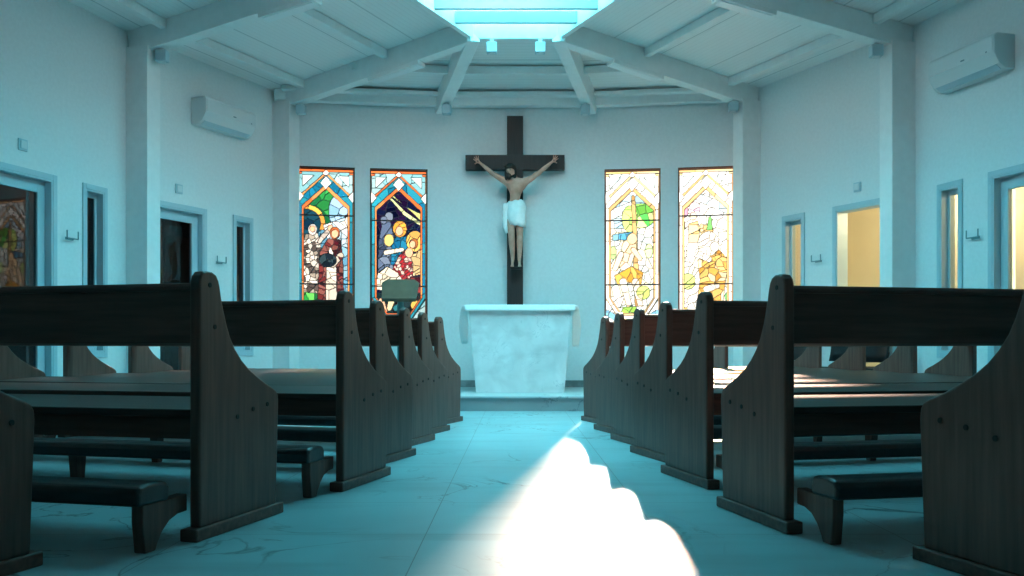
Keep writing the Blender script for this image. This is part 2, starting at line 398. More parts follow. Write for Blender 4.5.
# ------------------------------------------------------------------ doors and narrow windows
def door(name, P0, P1, s0, s1, glassm, leaf=True, handle_side=1, label=None):
    d = (P1[0] - P0[0], P1[1] - P0[1]); ang = atan2(d[1], d[0]); o = loc_on(P0, P1, s0)
    r = empty(name, o, ang); r['kind'] = 'structure'; r['label'] = label; wd = s1 - s0
    bm = BM()
    for x0, x1, z0, z1 in ((-.05, 0, 0, ZT + .05), (wd, wd + .05, 0, ZT + .05), (0, wd, ZT, ZT + .05)): box(bm, x0, x1, -.016, .0, z0, z1)
    for x0, x1, z0, z1 in ((0, .018, 0, ZT), (wd - .018, wd, 0, ZT), (.018, wd - .018, ZT - .018, ZT)): box(bm, x0, x1, -.012, T, z0, z1)
    obj('door_frame', bm, M_frame, r, bevel=.003)
    if leaf:
        bm = BM(); a, b = .02, wd - .02; st = .085; y0, y1 = .055, .10
        box(bm, a, a + st, y0, y1, .01, ZT - .02); box(bm, b - st, b, y0, y1, .01, ZT - .02)
        box(bm, a + st, b - st, y0, y1, ZT - .02 - .10, ZT - .02); box(bm, a + st, b - st, y0, y1, .01, .16)
        lf = obj('door_leaf', bm, M_frame, r, bevel=.003)
        bm = BM(); box(bm, a + st, b - st,   .074, .080, .16, ZT - .12); obj('pane', bm, glassm, lf)
        bm = BM(); hx = a + .045 if handle_side < 0 else b - .045
        box(bm, hx - .02, hx + .02, y0 - .01, y0, .92, 1.1); box(bm, hx - .01, hx + .01, y0 - .05, y0 - .01, 1.0, 1.02); box(bm, min(hx, hx - .12 * handle_side), max(hx, hx - .12 * handle_side), y0 - .055, y0 - .04, 1.0, 1.02)
        obj('door_handle', bm, M_chrome, lf, bevel=.003)
    return r
def slot_window(name, P0, P1, s0, s1, glassm, label):
    d = (P1[0] - P0[0], P1[1] - P0[1]); ang = atan2(d[1], d[0]); o = loc_on(P0, P1, s0)
    r = empty(name, o, ang); r['kind'] = 'structure'; r['label'] = label; wd = s1 - s0; z0 = .60
    bm = BM()
    for x0, x1, a, b in ((-.04, 0, z0 - .05, ZT + .05), (wd, wd + .04, z0 - .05, ZT + .05), (0, wd, ZT, ZT + .05), (0, wd, z0 - .05, z0)): box(bm, x0, x1, -.016, 0, a, b)
    for x0, x1, a, b in ((0, .018, z0, ZT), (wd - .018, wd, z0, ZT), (.018, wd - .018, ZT - .018, ZT), (.018, wd - .018, z0, z0 + .018)): box(bm, x0, x1, -.012, T, a, b)
    fr = obj('window_frame', bm, M_frame, r, bevel=.003)
    bm = BM()
    for x0, x1, a, b in ((.018, .045, z0 + .018, ZT - .018), (wd - .045, wd - .018, z0 + .018, ZT - .018), (.045, wd - .045, ZT - .06, ZT - .018), (.045, wd - .045, z0 + .018, z0 + .06)): box(bm, x0, x1, .06, .09, a, b)
    sh = obj('sash', bm, M_frame, r, bevel=.003)
    bm = BM(); box(bm, .045, wd - .045, .072, .078, z0 + .06, ZT - .06); obj('pane', bm, glassm, sh)
door('door_1', NL, AL, *opL1[0][:2], M_darkglass, label='glazed door at the far left edge of the photo')
door('door_2', AL, BL, *opL2[0][:2], M_darkglass, label='glazed door beside the left column, dark room behind')
door('door_3', BR, AR, *opR2[1][:2], M_doorglass, leaf=False, label='open doorway to the lit cream room')
door('door_4', AR, NR, *opR1[1][:2], M_doorglass, handle_side=-1, label='glazed door at the far right edge of the photo')
slot_window('window_5', NL, AL, *opL1[1][:2], M_darkglass, 'narrow dark window left of the left column')
slot_window('window_6', AL, BL, *opL2[1][:2], M_darkglass, 'narrow dark window below the left air conditioner')
slot_window('window_7', BR, AR, *opR2[0][:2], M_doorglass, 'narrow cream-lit window nearest the right stained glass')
slot_window('window_8', AR, NR, *opR1[1 - 1][:2], M_doorglass, 'narrow window right of the right column')

# side rooms behind the doors
def room(side, walls, m):
    bm = BM()
    for P0, P1 in walls:
        d = Vector((P1[0] - P0[0], P1[1] - P0[1])); box(bm, -.1, d.length + .1, 1.35, 1.45, 0, 2.75, frameM(P0, atan2(d.y, d.x)))
    for P0, P1, s in ((walls[0][0], walls[0][1], -.1), (walls[-1][0], walls[-1][1], (Vector(walls[-1][1]) - Vector(walls[-1][0])).length + .1)):
        d = Vector((P1[0] - P0[0], P1[1] - P0[1])); box(bm, s - .05, s + .05, T, 1.45, 0, 2.75, frameM(P0, atan2(d.y, d.x)))
    struct(obj('wall_' + side + '_side_room', bm, m))
    bm = BM()
    for P0, P1 in walls:
        d = Vector((P1[0] - P0[0], P1[1] - P0[1])); box(bm, -.2, d.length + .2, T + .002, 1.5, 2.65, 2.75, frameM(P0, atan2(d.y, d.x)))
    struct(obj('ceiling', bm, m))
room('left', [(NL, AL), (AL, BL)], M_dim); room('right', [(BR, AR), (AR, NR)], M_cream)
# brown panelled cabinet in the left side room
cb = empty('cabinet', loc_on(AL, BL, .95, 1.05), a_L2)
tag(cb, 'tall brown panelled cabinet seen through the glass of the left middle door', 'cabinet')
bm = BM(); box(bm, 0, 1.0, 0, .28, 0, 2.0); obj('body', bm, M_brown, cb, bevel=.005)
for k in (0, 1):
    bm = BM(); x0 = .01 + k * .5; box(bm, x0, x0 + .48, -.02, 0, .06, 1.96)
    dr = obj('door', bm, M_brown, cb, bevel=.004)
    for z0, z1 in ((.15, .6), (.7, 1.2), (1.3, 1.85)):
        bm = BM(); box(bm, x0 + .08, x0 + .4, -.035, -.02, z0, z1); obj('raised_panel', bm, M_brown, dr, bevel=.01)

# ------------------------------------------------------------------ wall fittings
def on_wall(P0, P1, s, z, name):
    d = (P1[0] - P0[0], P1[1] - P0[1]); return empty(name, loc_on(P0, P1, s, 0, z), atan2(d[1], d[0]))
def hook(P0, P1, s, z, label):
    r = on_wall(P0, P1, s, z, 'wall_hook'); tag(r, label, 'hook', 'U-shaped wall hooks')
    bm = BM(); tube(bm, (-.07, -.04, 0), (.07, -.04, 0), .006, n=8)
    for x in (-.07, .07): tube(bm, (x, -.04, 0), (x, -.04, .07), .006, n=8)
    obj('rail', bm, M_grey, r)
    bm = BM()
    for x in (-.035, .035): tube(bm, (x, 0, 0), (x, -.04, 0), .005, n=8)
    box(bm, -.05, .05, -.004, 0, -.012, .012); obj('bracket', bm, M_grey, r)
hook(NL, AL, L1 - .87, 1.63, 'small grey U-shaped wall hook beside the leftmost door')
hook(AL, BL, 1.23, 1.60, 'small grey U-shaped wall hook beside the dark narrow window under the left air conditioner')
hook(BR, AR, L2 - 1.23, 1.60, 'small grey U-shaped wall hook left of the open cream-lit doorway')
hook(AR, NR, .885, 1.62, 'small grey U-shaped wall hook left of the rightmost door')
def plate(P0, P1, s, z, label):
    r = on_wall(P0, P1, s, z, 'sensor_plate'); tag(r, label, 'sensor plate', 'square plates above the doors')
    bm = BM(); box(bm, -.05, .05, -.014, 0, -.05, .05); obj('back_plate', bm, M_frame, r, bevel=.005)
    bm = BM(); box(bm, -.034, .034, -.022, -.014, -.034, .034); obj('face', bm, M_white, r, bevel=.006)
plate(NL, AL, L1 - 1.42, 2.36, 'small square plate on the wall above the leftmost door')
plate(AL, BL, .62, 2.33, 'small square plate above the left door beside the column')
plate(BR, AR, L2 - .66, 2.33, 'small square plate above the open cream-lit doorway')
plate(AR, NR, 1.50, 2.36, 'small square plate above the rightmost door')
def aircon(P0, P1, s, z, label):
    r = on_wall(P0, P1, s, z, 'air_conditioner'); tag(r, label, 'air conditioner')
    w2, h, dp = .40, .29, .21
    prof = [(0, 0), (-.10, 0), (-.155, .035), (-.19, .085), (-dp, .12), (-dp, h - .03), (-dp + .025, h), (0, h)]
    bm = BM(); prism(bm, prof, lambda u, v, t: (t, u, v), -w2, w2); obj('case', bm, M_white, r, bevel=.006)
    bm = BM(); box(bm, -w2 + .015, w2 - .015, -dp - .006, -dp + .01, .125, h - .035); fp = obj('front_panel', bm, M_white, r, bevel=.004)
    bm = BM(); box(bm, .02, .065, -dp - .008, -dp - .005, .15, .163); obj('badge', bm, M_grey, fp)
    bm = BM(); box(bm, w2 - .09, w2 - .075, -dp - .008, -dp - .005, .138, .150); obj('indicator', bm, M_grey, fp)
    bm = BM(); prism(bm, [(-.105, -.004), (-.16, .032), (-.152, .038), (-.10, .004)], lambda u, v, t: (t, u, v), -w2 + .04, w2 - .04); obj('louvre', bm, M_frame, r)
aircon(AL, BL, 1.20, 3.06, 'white split air conditioner high on the left wall beside the column')
aircon(AR, NR, .93, 2.99, 'white split air conditioner high on the right wall by the photo edge')

def spot(loc, rz, label, tilt=0):
    r = empty('spotlight', loc, rz); tag(r, label, 'spotlight', 'small box spotlights')
    bm = BM(); box(bm, -.02, .02, -.02, .02, -.02, .03); obj('bracket', bm, M_white, r)
    bm = BM(); box(bm, -.055, .055, -.05, .05, -.13, -.02); hs = obj('housing', bm, M_frame, r, bevel=.006)
    bm = BM(); tube(bm, (0, 0, -.137), (0, 0, -.128), .036, n=20); obj('lens', bm, M_white, hs)
for s, nm in ((-1, 'left'), (1, 'right')):
    A, B = (AL, BL) if s < 0 else (AR, BR)
    spot((s * 3.50, A[1] - .10, 3.60), 0, f'small box spotlight on top of the near {nm} column')
    spot((s * 2.60, B[1] - .16, 3.60), 0, f'small box spotlight on top of the column at the {nm} end of the curved wall')
    spot((s * .845, 10.98, 3.62), 0, f'small box spotlight at the foot of the {nm} beam above the cross')
    spot((s * .262, 9.74, 3.96), 0, f'{nm} of the two pale box spotlights hanging from the skylight end')
M_tube = mat('lamp_diffuser', (.85, .88, .9), .3)
def strip(P, Q, f0, f1, label):
    p, q = Vector(P), Vector(Q); a = p.lerp(q, f0); b = p.lerp(q, f1); d = b - a; x = d.normalized(); y = Vector((0, 0, 1)).cross(x).normalized(); z = x.cross(y)
    Mx = Matrix((x, y, z)).transposed().to_4x4(); Mx.translation = a - z * .235
    r = bpy.data.objects.new('strip_light', None); C.objects.link(r); r.matrix_world = Mx; tag(r, label, 'strip light', 'strip lights under the roof beams')
    bm = BM(); box(bm, 0, d.length, -.075, .075, -.045, 0); obj('housing', bm, M_steel, r, bevel=.004)
    bm = BM(); box(bm, .03, d.length - .03, -.055, .055, -.052, -.045); obj('diffuser', bm, M_tube, r)
for s, nm in ((-1, 'left'), (1, 'right')):
    A, B = (AL, BL) if s < 0 else (AR, BR)
    strip(W(A), W((s * C2[0], C2[1]), ZR), .55, .77, f'white strip light under the near {nm} roof beam')
    strip(W(B), W((s * C1[0], C1[1]), ZR), .50, .75, f'white strip light under the far {nm} roof beam')

# ------------------------------------------------------------------ stained glass
GW, GH = .70, 1.93
def inpoly(U, V, pts):
    r = np.zeros(U.shape, bool); n = len(pts)
    for i in range(n):
        x1, y1 = pts[i]; x2, y2 = pts[(i + 1) % n]
        if y1 == y2: continue
        c = ((y1 > V) != (y2 > V)) & (U < (x2 - x1) * (V - y1) / (y2 - y1) + x1); r ^= c
    return r
PALE_ = [(.80, .88, .86), (.62, .80, .84)]
class Paint:
    def __init__(s, seed, bgcols, size):
        s.nx, s.ny = 92, 252
        u = (np.arange(s.nx) + .5) / s.nx; v = (np.arange(s.ny) + .5) / s.ny
        s.U, s.V = np.meshgrid(u, v); s.rng = np.random.RandomState(seed)
        s.off = (0, 0); s.col = np.zeros((s.ny, s.nx, 3)); s.id = np.zeros((s.ny, s.nx), int); s.k = 1
        s.fill(np.ones_like(s.U, bool), bgcols, size)
    def fill(s, mask, cols, size):
        """fill the masked region with Voronoi panes of about `size` (in units of window width)"""
        if not mask.any(): return
        X = s.U; Y = s.V * GH / GW
        if not isinstance(cols[0], (tuple, list)): cols = [cols]
        if size:
            uu, vv = X[mask], Y[mask]; n = max(1, int(len(uu) / (s.nx * s.nx) / (size * size)))
            pick = s.rng.choice(len(uu), min(n, len(uu)), replace=False)
            best = np.full(len(uu), 9e9); lab = np.zeros(len(uu), int)
            for j, p in enumerate(pick):
                d = (uu - uu[p]) ** 2 + (vv - vv[p]) ** 2; m = d < best; best[m] = d[m]; lab[m] = j
            cc = np.array([np.array(cols[s.rng.randint(len(cols))]) * s.rng.uniform(.8, 1.15) for _ in pick])
            s.col[mask] = cc[lab]; s.id[mask] = s.k + lab; s.k += len(pick)
        else:
            s.col[mask] = cols[0]; s.id[mask] = s.k; s.k += 1
    def poly(s, pts, cols, size=0): s.fill(inpoly(s.U - s.off[0], s.V - s.off[1], pts), cols, size)
    def ell(s, cx, cy, rx, ry, cols, size=0, rot=0):
        cx += s.off[0]; cy += s.off[1]; dx, dy = s.U - cx, (s.V - cy) * GH / GW; c, n = cos(rot), sin(rot); a = dx * c + dy * n; b = -dx * n + dy * c
        s.fill((a / rx) ** 2 + (b / ry) ** 2 < 1, cols, size)
    def ring(s, cx, cy, r0, r1, cols, size=0, lo=-9):
        d = np.sqrt((s.U - cx) ** 2 + ((s.V - cy) * GH / GW) ** 2); s.fill((d > r0) & (d < r1) & (s.V > lo), cols, size)
    def limb(s, p, q, w0, w1, cols, size=0):
        k = GH / GW; ox, oy = s.off; px, py, qx, qy = p[0] + ox, (p[1] + oy) * k, q[0] + ox, (q[1] + oy) * k; X, Y = s.U, s.V * k
        L2_ = (qx - px) ** 2 + (qy - py) ** 2; t = np.clip(((X - px) * (qx - px) + (Y - py) * (qy - py)) / L2_, 0, 1)
        d = np.sqrt((X - px - t * (qx - px)) ** 2 + (Y - py - t * (qy - py)) ** 2); s.fill(d < w0 + (w1 - w0) * t, cols, size)
    def border(s, line, band, tri, white, bottom=True):
        # the peaked inner outline
        U, V = s.U, s.V
        def inner(off):
            top = .99 - 1.06 * off - np.abs(U - .5) * .34; bot = off * .55 + np.maximum(0, (np.abs(U - .5) - .2)) * .55
            m = (np.abs(U - .5) < .5 - off) & (V < top)
            return m & (V > bot) if bottom else m & (V > off * .35)
        i0, i1, i2, i3 = inner(.018), inner(.034), inner(.092), inner(.122)
        edge = (np.abs(U - .5) > .465) | (V > .987) | (V < .010)
        outer = ~i0 & ~edge
        s.fill(outer & (V > .5), tri, .16); s.fill(outer & (V <= .5), tri, .12)
        s.fill(i0 & ~i1, line, .25); s.fill(i1 & ~i2, band, .15); s.fill(i2 & ~i3, line, .2); s.fill(edge, line, .2)
        for x in (.045, .955):
            s.poly([(x - .04, .97), (x + .04, .97), (x + .04, .955), (x - .04, .955)], line)
        s.fill((V > .972) & (V < .987), line, .14)
        s.poly([(.5, .945), (.60, .902), (.5, .859), (.40, .902)], white); s.poly([(.5, .988), (.56, .965), (.5, .945), (.44, .965)], white)
        for x in (.03, .97): s.poly([(x - .09, .812), (x, .85), (x + .09, .812), (x, .774)], white)
        for x0, x1 in ((.10, .30), (.90, .70)): s.poly([(x0, .95), (x1, .95), (x0, .875)], PALE_)
    def build(s, parent, m):
        s.col = np.clip(s.col, 0, 1) ** (1.35 if m is M_stainL else 1.45)
        lead = np.zeros_like(s.id, bool)
        lead[:, :-1] |= s.id[:, :-1] != s.id[:, 1:]; lead[:-1, :] |= s.id[:-1, :] != s.id[1:, :]
        nx, ny = s.nx, s.ny
        gx = np.linspace(0, GW, nx + 1); gz = np.linspace(0, GH, ny + 1)
        def mk(mask, name, mt, y):
            idx = -np.ones((ny + 1, nx + 1), int); js, is_ = np.where(mask)
            used = np.zeros((ny + 1, nx + 1), bool)
            for dj in (0, 1):
                for di in (0, 1): used[js + dj, is_ + di] = True
            uj, ui = np.where(used); idx[uj, ui] = np.arange(len(uj))
            vs = np.stack([gx[ui], np.full(len(ui), y), gz[uj]], 1)
            fs = np.stack([idx[js, is_], idx[js, is_ + 1], idx[js + 1, is_ + 1], idx[js + 1, is_]], 1)
            me = bpy.data.meshes.new(name); me.from_pydata(vs.tolist(), [], fs.tolist())
            me.materials.append(mt); o = bpy.data.objects.new(name, me); C.objects.link(o); o.parent = parent
            return o, me, js, is_
        o, me, js, is_ = mk(~lead, 'glass_panes', m, .05)
        at = me.attributes.new('glass', 'FLOAT_COLOR', 'FACE')
        c = np.ones((len(js), 4), np.float32); c[:, :3] = np.clip(s.col[js, is_], 0, 1); at.data.foreach_set('color', c.ravel())
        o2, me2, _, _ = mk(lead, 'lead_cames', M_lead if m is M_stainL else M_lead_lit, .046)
        md = o2.modifiers.new('solid', 'SOLIDIFY'); md.thickness = .008; md.offset = 0

def stained(name, X0, X1, paint, m, bars, label, framem):
    P0 = (X0, arcY(X0)); P1 = (X1, arcY(X1)); ang = atan2(P1[1] - P0[1], P1[0] - P0[0]); L = sqrt((P1[0] - P0[0]) ** 2 + (P1[1] - P0[1]) ** 2)
    r = empty(name, (P0[0], P0[1], WZ0), ang); r['kind'] = 'structure'; r['label'] = label
    g = empty('stained_glass', (0, 0, 0), 0, r); g.scale = (L / GW, 1, (WZ1 - WZ0) / GH)
    paint.build(g, m)
    bm = BM(); hh = WZ1 - WZ0
    for x0, x1, z0, z1 in ((0, .018, 0, hh), (L - .018, L, 0, hh), (.018, L - .018, 0, .018), (.018, L - .018, hh - .018, hh)): box(bm, x0, x1, .01, .07, z0, z1)
    obj('window_frame', bm, framem, r)
    for z in bars:
        bm = BM(); box(bm, .0, L, .030, .043, z * hh - .008, z * hh + .008); obj('iron_bar', bm, M_iron, r)
OR = (.85, .27, .10); OR2 = (.95, .42, .18); TE = (.03, .28, .42); TE2 = (.06, .40, .50); PALE = (.50, .72, .74)
WH = (.95, .93, .88)
SK = (.90, .58, .40)
# window 1: two robed figures in a garden
p = Paint(3, [(.12, .32, .45), (.20, .45, .60), (.35, .58, .68)], .14)
p.ell(.55, .78, .33, .42, [(.06, .35, .12), (.10, .48, .16), (.03, .22, .10)], .16)
p.ell(.72, .72, .17, .30, [(.35, .60, .75), (.45, .65, .85)], .12)
p.ring(.16, .64, .0, .27, [(.02, .07, .12), (.03, .12, .17)], .12)
p.ring(.16, .64, .25, .33, [(.95, .62, .16), (.80, .42, .12)], .12, .60)
p.poly([(.45, .63), (.95, .70), (.95, .48), (.55, .52)], [(.80, .85, .85), (.55, .72, .80), (.88, .88, .80)], .10)
p.poly([(0, 0), (1, 0), (1, .16), (.75, .22), (.3, .20), (0, .24)], [(.06, .42, .12), (.20, .60, .18), (.50, .68, .14), (.04, .25, .10)], .10)
for ex, ey in ((.2, .07), (.3, .11), (.16, .12), (.85, .12), (.1, .05)): p.ell(ex, ey, .075, .06, [(.62, .80, .30)], 0)
p.poly([(.05, .20), (.42, .19), (.44, .45), (.36, .58), (.15, .57), (.06, .45)], [(.72, .70, .64), (.45, .42, .36), (.82, .80, .72), (.16, .14, .13)], .075)
p.ell(.27, .60, .075, .10, [(.72, .70, .66)], 0); p.ell(.27, .605, .05, .055, SK, 0)
p.limb((.36, .52), (.56, .60), .05, .04, [(.70, .66, .60)], .08); p.ell(.58, .61, .05, .06, [SK], 0)
p.off = (-.045, .035)
p.poly([(.40, .10), (.86, .12), (.84, .40), (.80, .50), (.58, .51), (.44, .42)], [(.18, .04, .06), (.28, .08, .08), (.10, .04, .05), (.34, .16, .14)], .075)
p.poly([(.54, .10), (.74, .10), (.72, .38), (.62, .46), (.56, .38)], [(.85, .82, .72), (.72, .68, .58)], .10)
p.limb((.48, .38), (.64, .34), .055, .05, [(.24, .05, .06), (.55, .5, .45)], .09); p.limb((.80, .40), (.66, .34), .055, .05, [(.62, .58, .5), (.25, .06, .07)], .09)
p.ell(.58, .37, .15, .12, [(.03, .05, .07), (.07, .12, .14)], .08)
p.ell(.70, .545, .085, .11, [(.60, .22, .08)], 0); p.ell(.70, .54, .062, .075, [SK], 0)
for x in (.60, .76): p.limb((x, .10), (x + .01, .06), .035, .04, [SK], 0)
p.off = (0, 0)
p.border([OR, OR2], [TE, TE2], [PALE, (.35, .62, .66)], [WH], bottom=False)
stained('window_1', *WX[0], p, M_stainL, (.25, .69), 'stained glass with two robed figures in a green garden, leftmost', M_iron)
# window 2: night scene
p = Paint(5, [(.01, .015, .06), (.02, .03, .10), (.04, .02, .08)], .13)
p.poly([(.28, .85), (.34, .85), (.80, .70), (.90, .66), (.90, .71), (.62, .76)], [(.75, .78, .35), (.60, .72, .30)], .10)
p.poly([(.30, .82), (.36, .80), (.60, .70), (.90, .63), (.90, .655), (.60, .73), (.38, .81)], [(.45, .65, .40), (.70, .80, .45)], .10)
p.poly([(.14, .30), (.40, .30), (.42, .55), (.36, .66), (.22, .66), (.15, .52)], [(.16, .22, .32), (.25, .32, .42), (.10, .14, .22)], .10)
p.ell(.33, .69, .075, .09, [(.28, .34, .42)], 0); p.ell(.24, .67, .06, .07, [(.22, .28, .38)], 0)
p.poly([(.36, .38), (.66, .38), (.64, .56), (.50, .59), (.38, .52)], [(.03, .22, .38), (.05, .32, .48)], .09)
p.ell(.52, .615, .12, .15, [(.85, .48, .12)], .1); p.ell(.51, .60, .065, .085, [SK], 0)
p.ell(.33, .54, .085, .11, [(.85, .68, .30)], 0)
p.ell(.78, .535, .15, .19, [(.92, .65, .22), (.85, .55, .2)], .14); p.ell(.76, .52, .075, .09, [(.55, .25, .10)], 0); p.ell(.74, .515, .055, .07, [SK], 0)
p.poly([(.62, .30), (.90, .32), (.90, .50), (.80, .46), (.66, .44)], [(.88, .78, .52), (.75, .60, .35)], .1)
p.poly([(.40, .26), (.76, .26), (.74, .40), (.62, .48), (.50, .44), (.40, .36)], [(.50, .07, .08), (.80, .66, .58), (.45, .08, .10)], .05)
p.ell(.68, .46, .07, .09, [SK], 0)
p.limb((.28, .46), (.56, .48), .045, .035, [(.88, .84, .72)], .1)
p.poly([(.10, .22), (.52, .20), (.60, .26), (.48, .33), (.30, .37), (.14, .33)], [(.88, .85, .72), (.78, .74, .60)], .10)
p.poly([(.56, .20), (.92, .20), (.92, .31), (.62, .29)], [(.14, .04, .06), (.40, .10, .10), (.05, .05, .06)], .09)
p.poly([(0, 0), (1, 0), (1, .20), (0, .20)], [(.03, .03, .03), (.06, .05, .05), (.04, .08, .09)], .12)
p.limb((.40, .18), (.34, .10), .06, .045, [(.92, .78, .50)], 0); p.limb((.20, .15), (.26, .08), .045, .04, [SK], 0); p.ell(.78, .12, .07, .09, [(.80, .55, .18)], 0)
p.ell(.50, .10, .10, .07, [(.06, .25, .28)], .1); p.poly([(.2, .20), (.52, .19), (.50, .155), (.22, .165)], [(.85, .8, .7)], .1)
p.border([OR, OR2], [TE, TE2], [PALE, (.35, .62, .66)], [WH])
stained('window_2', *WX[1], p, M_stainL, (.24, .665), 'stained glass with a dark night scene and yellow rays', M_iron)
# pale palette: sun glare put into the glass colours of the right windows
OQ = (.95, .72, .45); OQ2 = (.90, .62, .34); WW = (.97, .97, .93); PB = (.62, .84, .90)
p = Paint(7, [(.90, .93, .88), (.80, .88, .86), (.95, .90, .75)], .13)
p.poly([(.1, .86), (.9, .86), (.9, .62), (.1, .62)], [(.55, .78, .92), (.70, .86, .95), (.85, .93, .95)], .13)
p.poly([(.1, .74), (.55, .80), (.60, .75), (.1, .67)], [(.92, .95, .95)], .15)
p.ell(.66, .70, .26, .22, [(.18, .62, .18), (.45, .78, .25), (.25, .55, .15), (.80, .88, .45)], .12)
p.ell(.46, .68, .14, .24, [(.75, .85, .35), (.50, .75, .25)], .12)
p.poly([(.15, .58), (.60, .60), (.60, .55), (.15, .54)], [(.20, .50, .70), (.40, .65, .80)], .09)
p.limb((.52, .82), (.60, .12), .035, .05, [(.62, .42, .20), (.70, .52, .28)], .12)
p.limb((.45, .50), (.38, .38), .13, .11, [(.95, .74, .52), (.97, .85, .70)], .12)
p.ell(.50, .55, .09, .10, [(.92, .68, .46)], 0)
p.limb((.30, .45), (.20, .36), .05, .05, [(.95, .80, .62)], 0); p.limb((.52, .48), (.64, .42), .045, .04, [(.95, .76, .55)], 0)
p.poly([(.18, .31), (.48, .37), (.70, .33), (.66, .25), (.40, .27), (.24, .25)], [(.72, .45, .12), (.82, .55, .20)], .11)
for x, a in ((.34, .46), (.56, .66)): p.limb((x, .27), (a, .10), .065, .045, [(.95, .80, .60), (.95, .86, .72)], .12)
p.poly([(.1, .10), (.9, .12), (.9, .03), (.1, .03)], [(.85, .88, .60), (.45, .70, .20), (.92, .90, .80)], .11)
p.ell(.70, .20, .12, .12, [(.88, .82, .50), (.65, .78, .30)], .1); p.ell(.80, .47, .07, .13, [(.70, .85, .50)], .1)
p.ell(.16, .46, .06, .12, [(.60, .80, .40)], .1)
p.border([OQ, OQ2], [WW, (.92, .92, .85)], [WW, (.85, .93, .95)], [WW])
for sx in (-1, 1): p.limb((.5 + sx * .44, .07), (.5 + sx * .22, .015), .05, .05, [(.35, .62, .78)], .1)
M_redfr = mat('rust_red_frame', (.22, .06, .04), .5)
stained('window_3', *WX[2], p, M_stainR, (.25, .667), 'pale sunlit stained glass with a green tree above a wading figure', M_redfr)
p = Paint(11, [(.97, .97, .92), (.92, .94, .88), (.95, .93, .82)], .13)
p.poly([(.35, .84), (.62, .80), (.88, .76), (.88, .70), (.4, .78)], [(.65, .82, .90), (.85, .92, .95)], .12)
p.ell(.30, .73, .10, .14, [(.85, .72, .82), (.78, .62, .74)], .1); p.ell(.13, .72, .06, .1, [(.70, .45, .55)], .1)
p.ell(.28, .69, .06, .07, [(.96, .84, .68)], 0)
p.poly([(.20, .52), (.38, .52), (.40, .64), (.62, .62), (.64, .59), (.42, .57), (.36, .66), (.20, .64)], [(.90, .66, .34), (.95, .78, .5)], .1)
p.poly([(.52, .60), (.62, .60), (.60, .69), (.56, .68)], [(.30, .65, .25)], .1)
p.ell(.18, .27, .14, .14, [(.70, .82, .35), (.85, .90, .55)], .11)
p.poly([(.33, .09), (.80, .12), (.86, .28), (.92, .40), (.74, .47), (.46, .47), (.36, .40), (.40, .28)], [(.78, .50, .18), (.85, .60, .26), (.66, .38, .12), (.93, .80, .55)], .11)
p.ell(.55, .51, .19, .22, [(.95, .95, .9), (.96, .90, .78)], .11); p.ell(.66, .49, .08, .09, [(.96, .86, .72)], 0); p.ell(.44, .45, .08, .1, [(.96, .93, .86)], 0)
p.limb((.50, .38), (.72, .42), .07, .05, [(.82, .56, .22)], .08); p.limb((.40, .44), (.56, .41), .06, .05, [(.96, .92, .84)], .08); p.limb((.52, .22), (.70, .24), .06, .05, [(.95, .90, .78)], .08); p.ell(.80, .38, .12, .12, [(.80, .54, .2), (.88, .66, .32)], .1)
p.poly([(.1, .02), (.9, .02), (.88, .10), (.6, .13), (.1, .10)], [(.55, .76, .35), (.88, .88, .60), (.80, .58, .25), (.95, .94, .85)], .11)
p.ell(.32, .10, .15, .10, [(.95, .94, .88)], .12); p.ell(.90, .17, .06, .08, [(.35, .65, .30)], .1)
p.border([OQ, OQ2], [WW, (.95, .93, .85)], [WW, (.93, .95, .93)], [WW], bottom=False)
stained('window_4', *WX[3], p, M_stainR, (.25, .69), 'pale sunlit stained glass with a brown-robed kneeling figure, rightmost', M_redfr)

# ------------------------------------------------------------------ altar and its cloth
AY, AX, Z0 = 9.87, .045, .15
alt = tag(empty('altar', (AX, AY, Z0)), 'white marble altar block tapering to its foot below the cross', 'altar')
bm = BM()
tw, bw, hh, dp = 1.13 / 2, .97 / 2, .925, .62
ft = [(-bw, 0), (bw, 0), (tw, hh), (-tw, hh)]
prism(bm, ft, lambda u, v, t: (u, t, v), 0, dp); obj('block', bm, M_altar, alt, bevel=.006)
bm = BM(); box(bm, -tw - .05, tw + .05, -.012, dp + .02, hh, hh + .03); obj('altar_top', bm, M_altar, alt, bevel=.004)
bm = BM()  # cloth: one sheet over the top with hanging ends and a short front hem
def clothpt(i, j, nI, nJ):
    s = (i / nI) * 2 - 1; t = j / nJ; hang = .42
    half = tw + .052; tot = half + hang; a = abs(s) * tot
    if a <= half: x, z = a, hh + .036
    else:
        k = (a - half) / hang; q = min(1, t / .3); q = q * q * (3 - 2 * q); x = half - .05 * (1 - q) * min(1, 3 * k) + q * .058 * sin(pi * (.15 + .7 * k)) + .006 * sin(t * 19 + 2 * k) * k; z = hh + .036 - (a - half) * (1 if s < 0 else 1.08)
    yy = -.022 + t * (dp + .05)
    return Vector((x if s > 0 else -x, yy, z))
nI, nJ = 60, 14
G = [[bm.verts.new(clothpt(i, j, nI, nJ)) for j in range(nJ + 1)] for i in range(nI + 1)]
for i in range(nI):
    for j in range(nJ): bm.faces.new((G[i][j], G[i + 1][j], G[i + 1][j + 1], G[i][j + 1]))
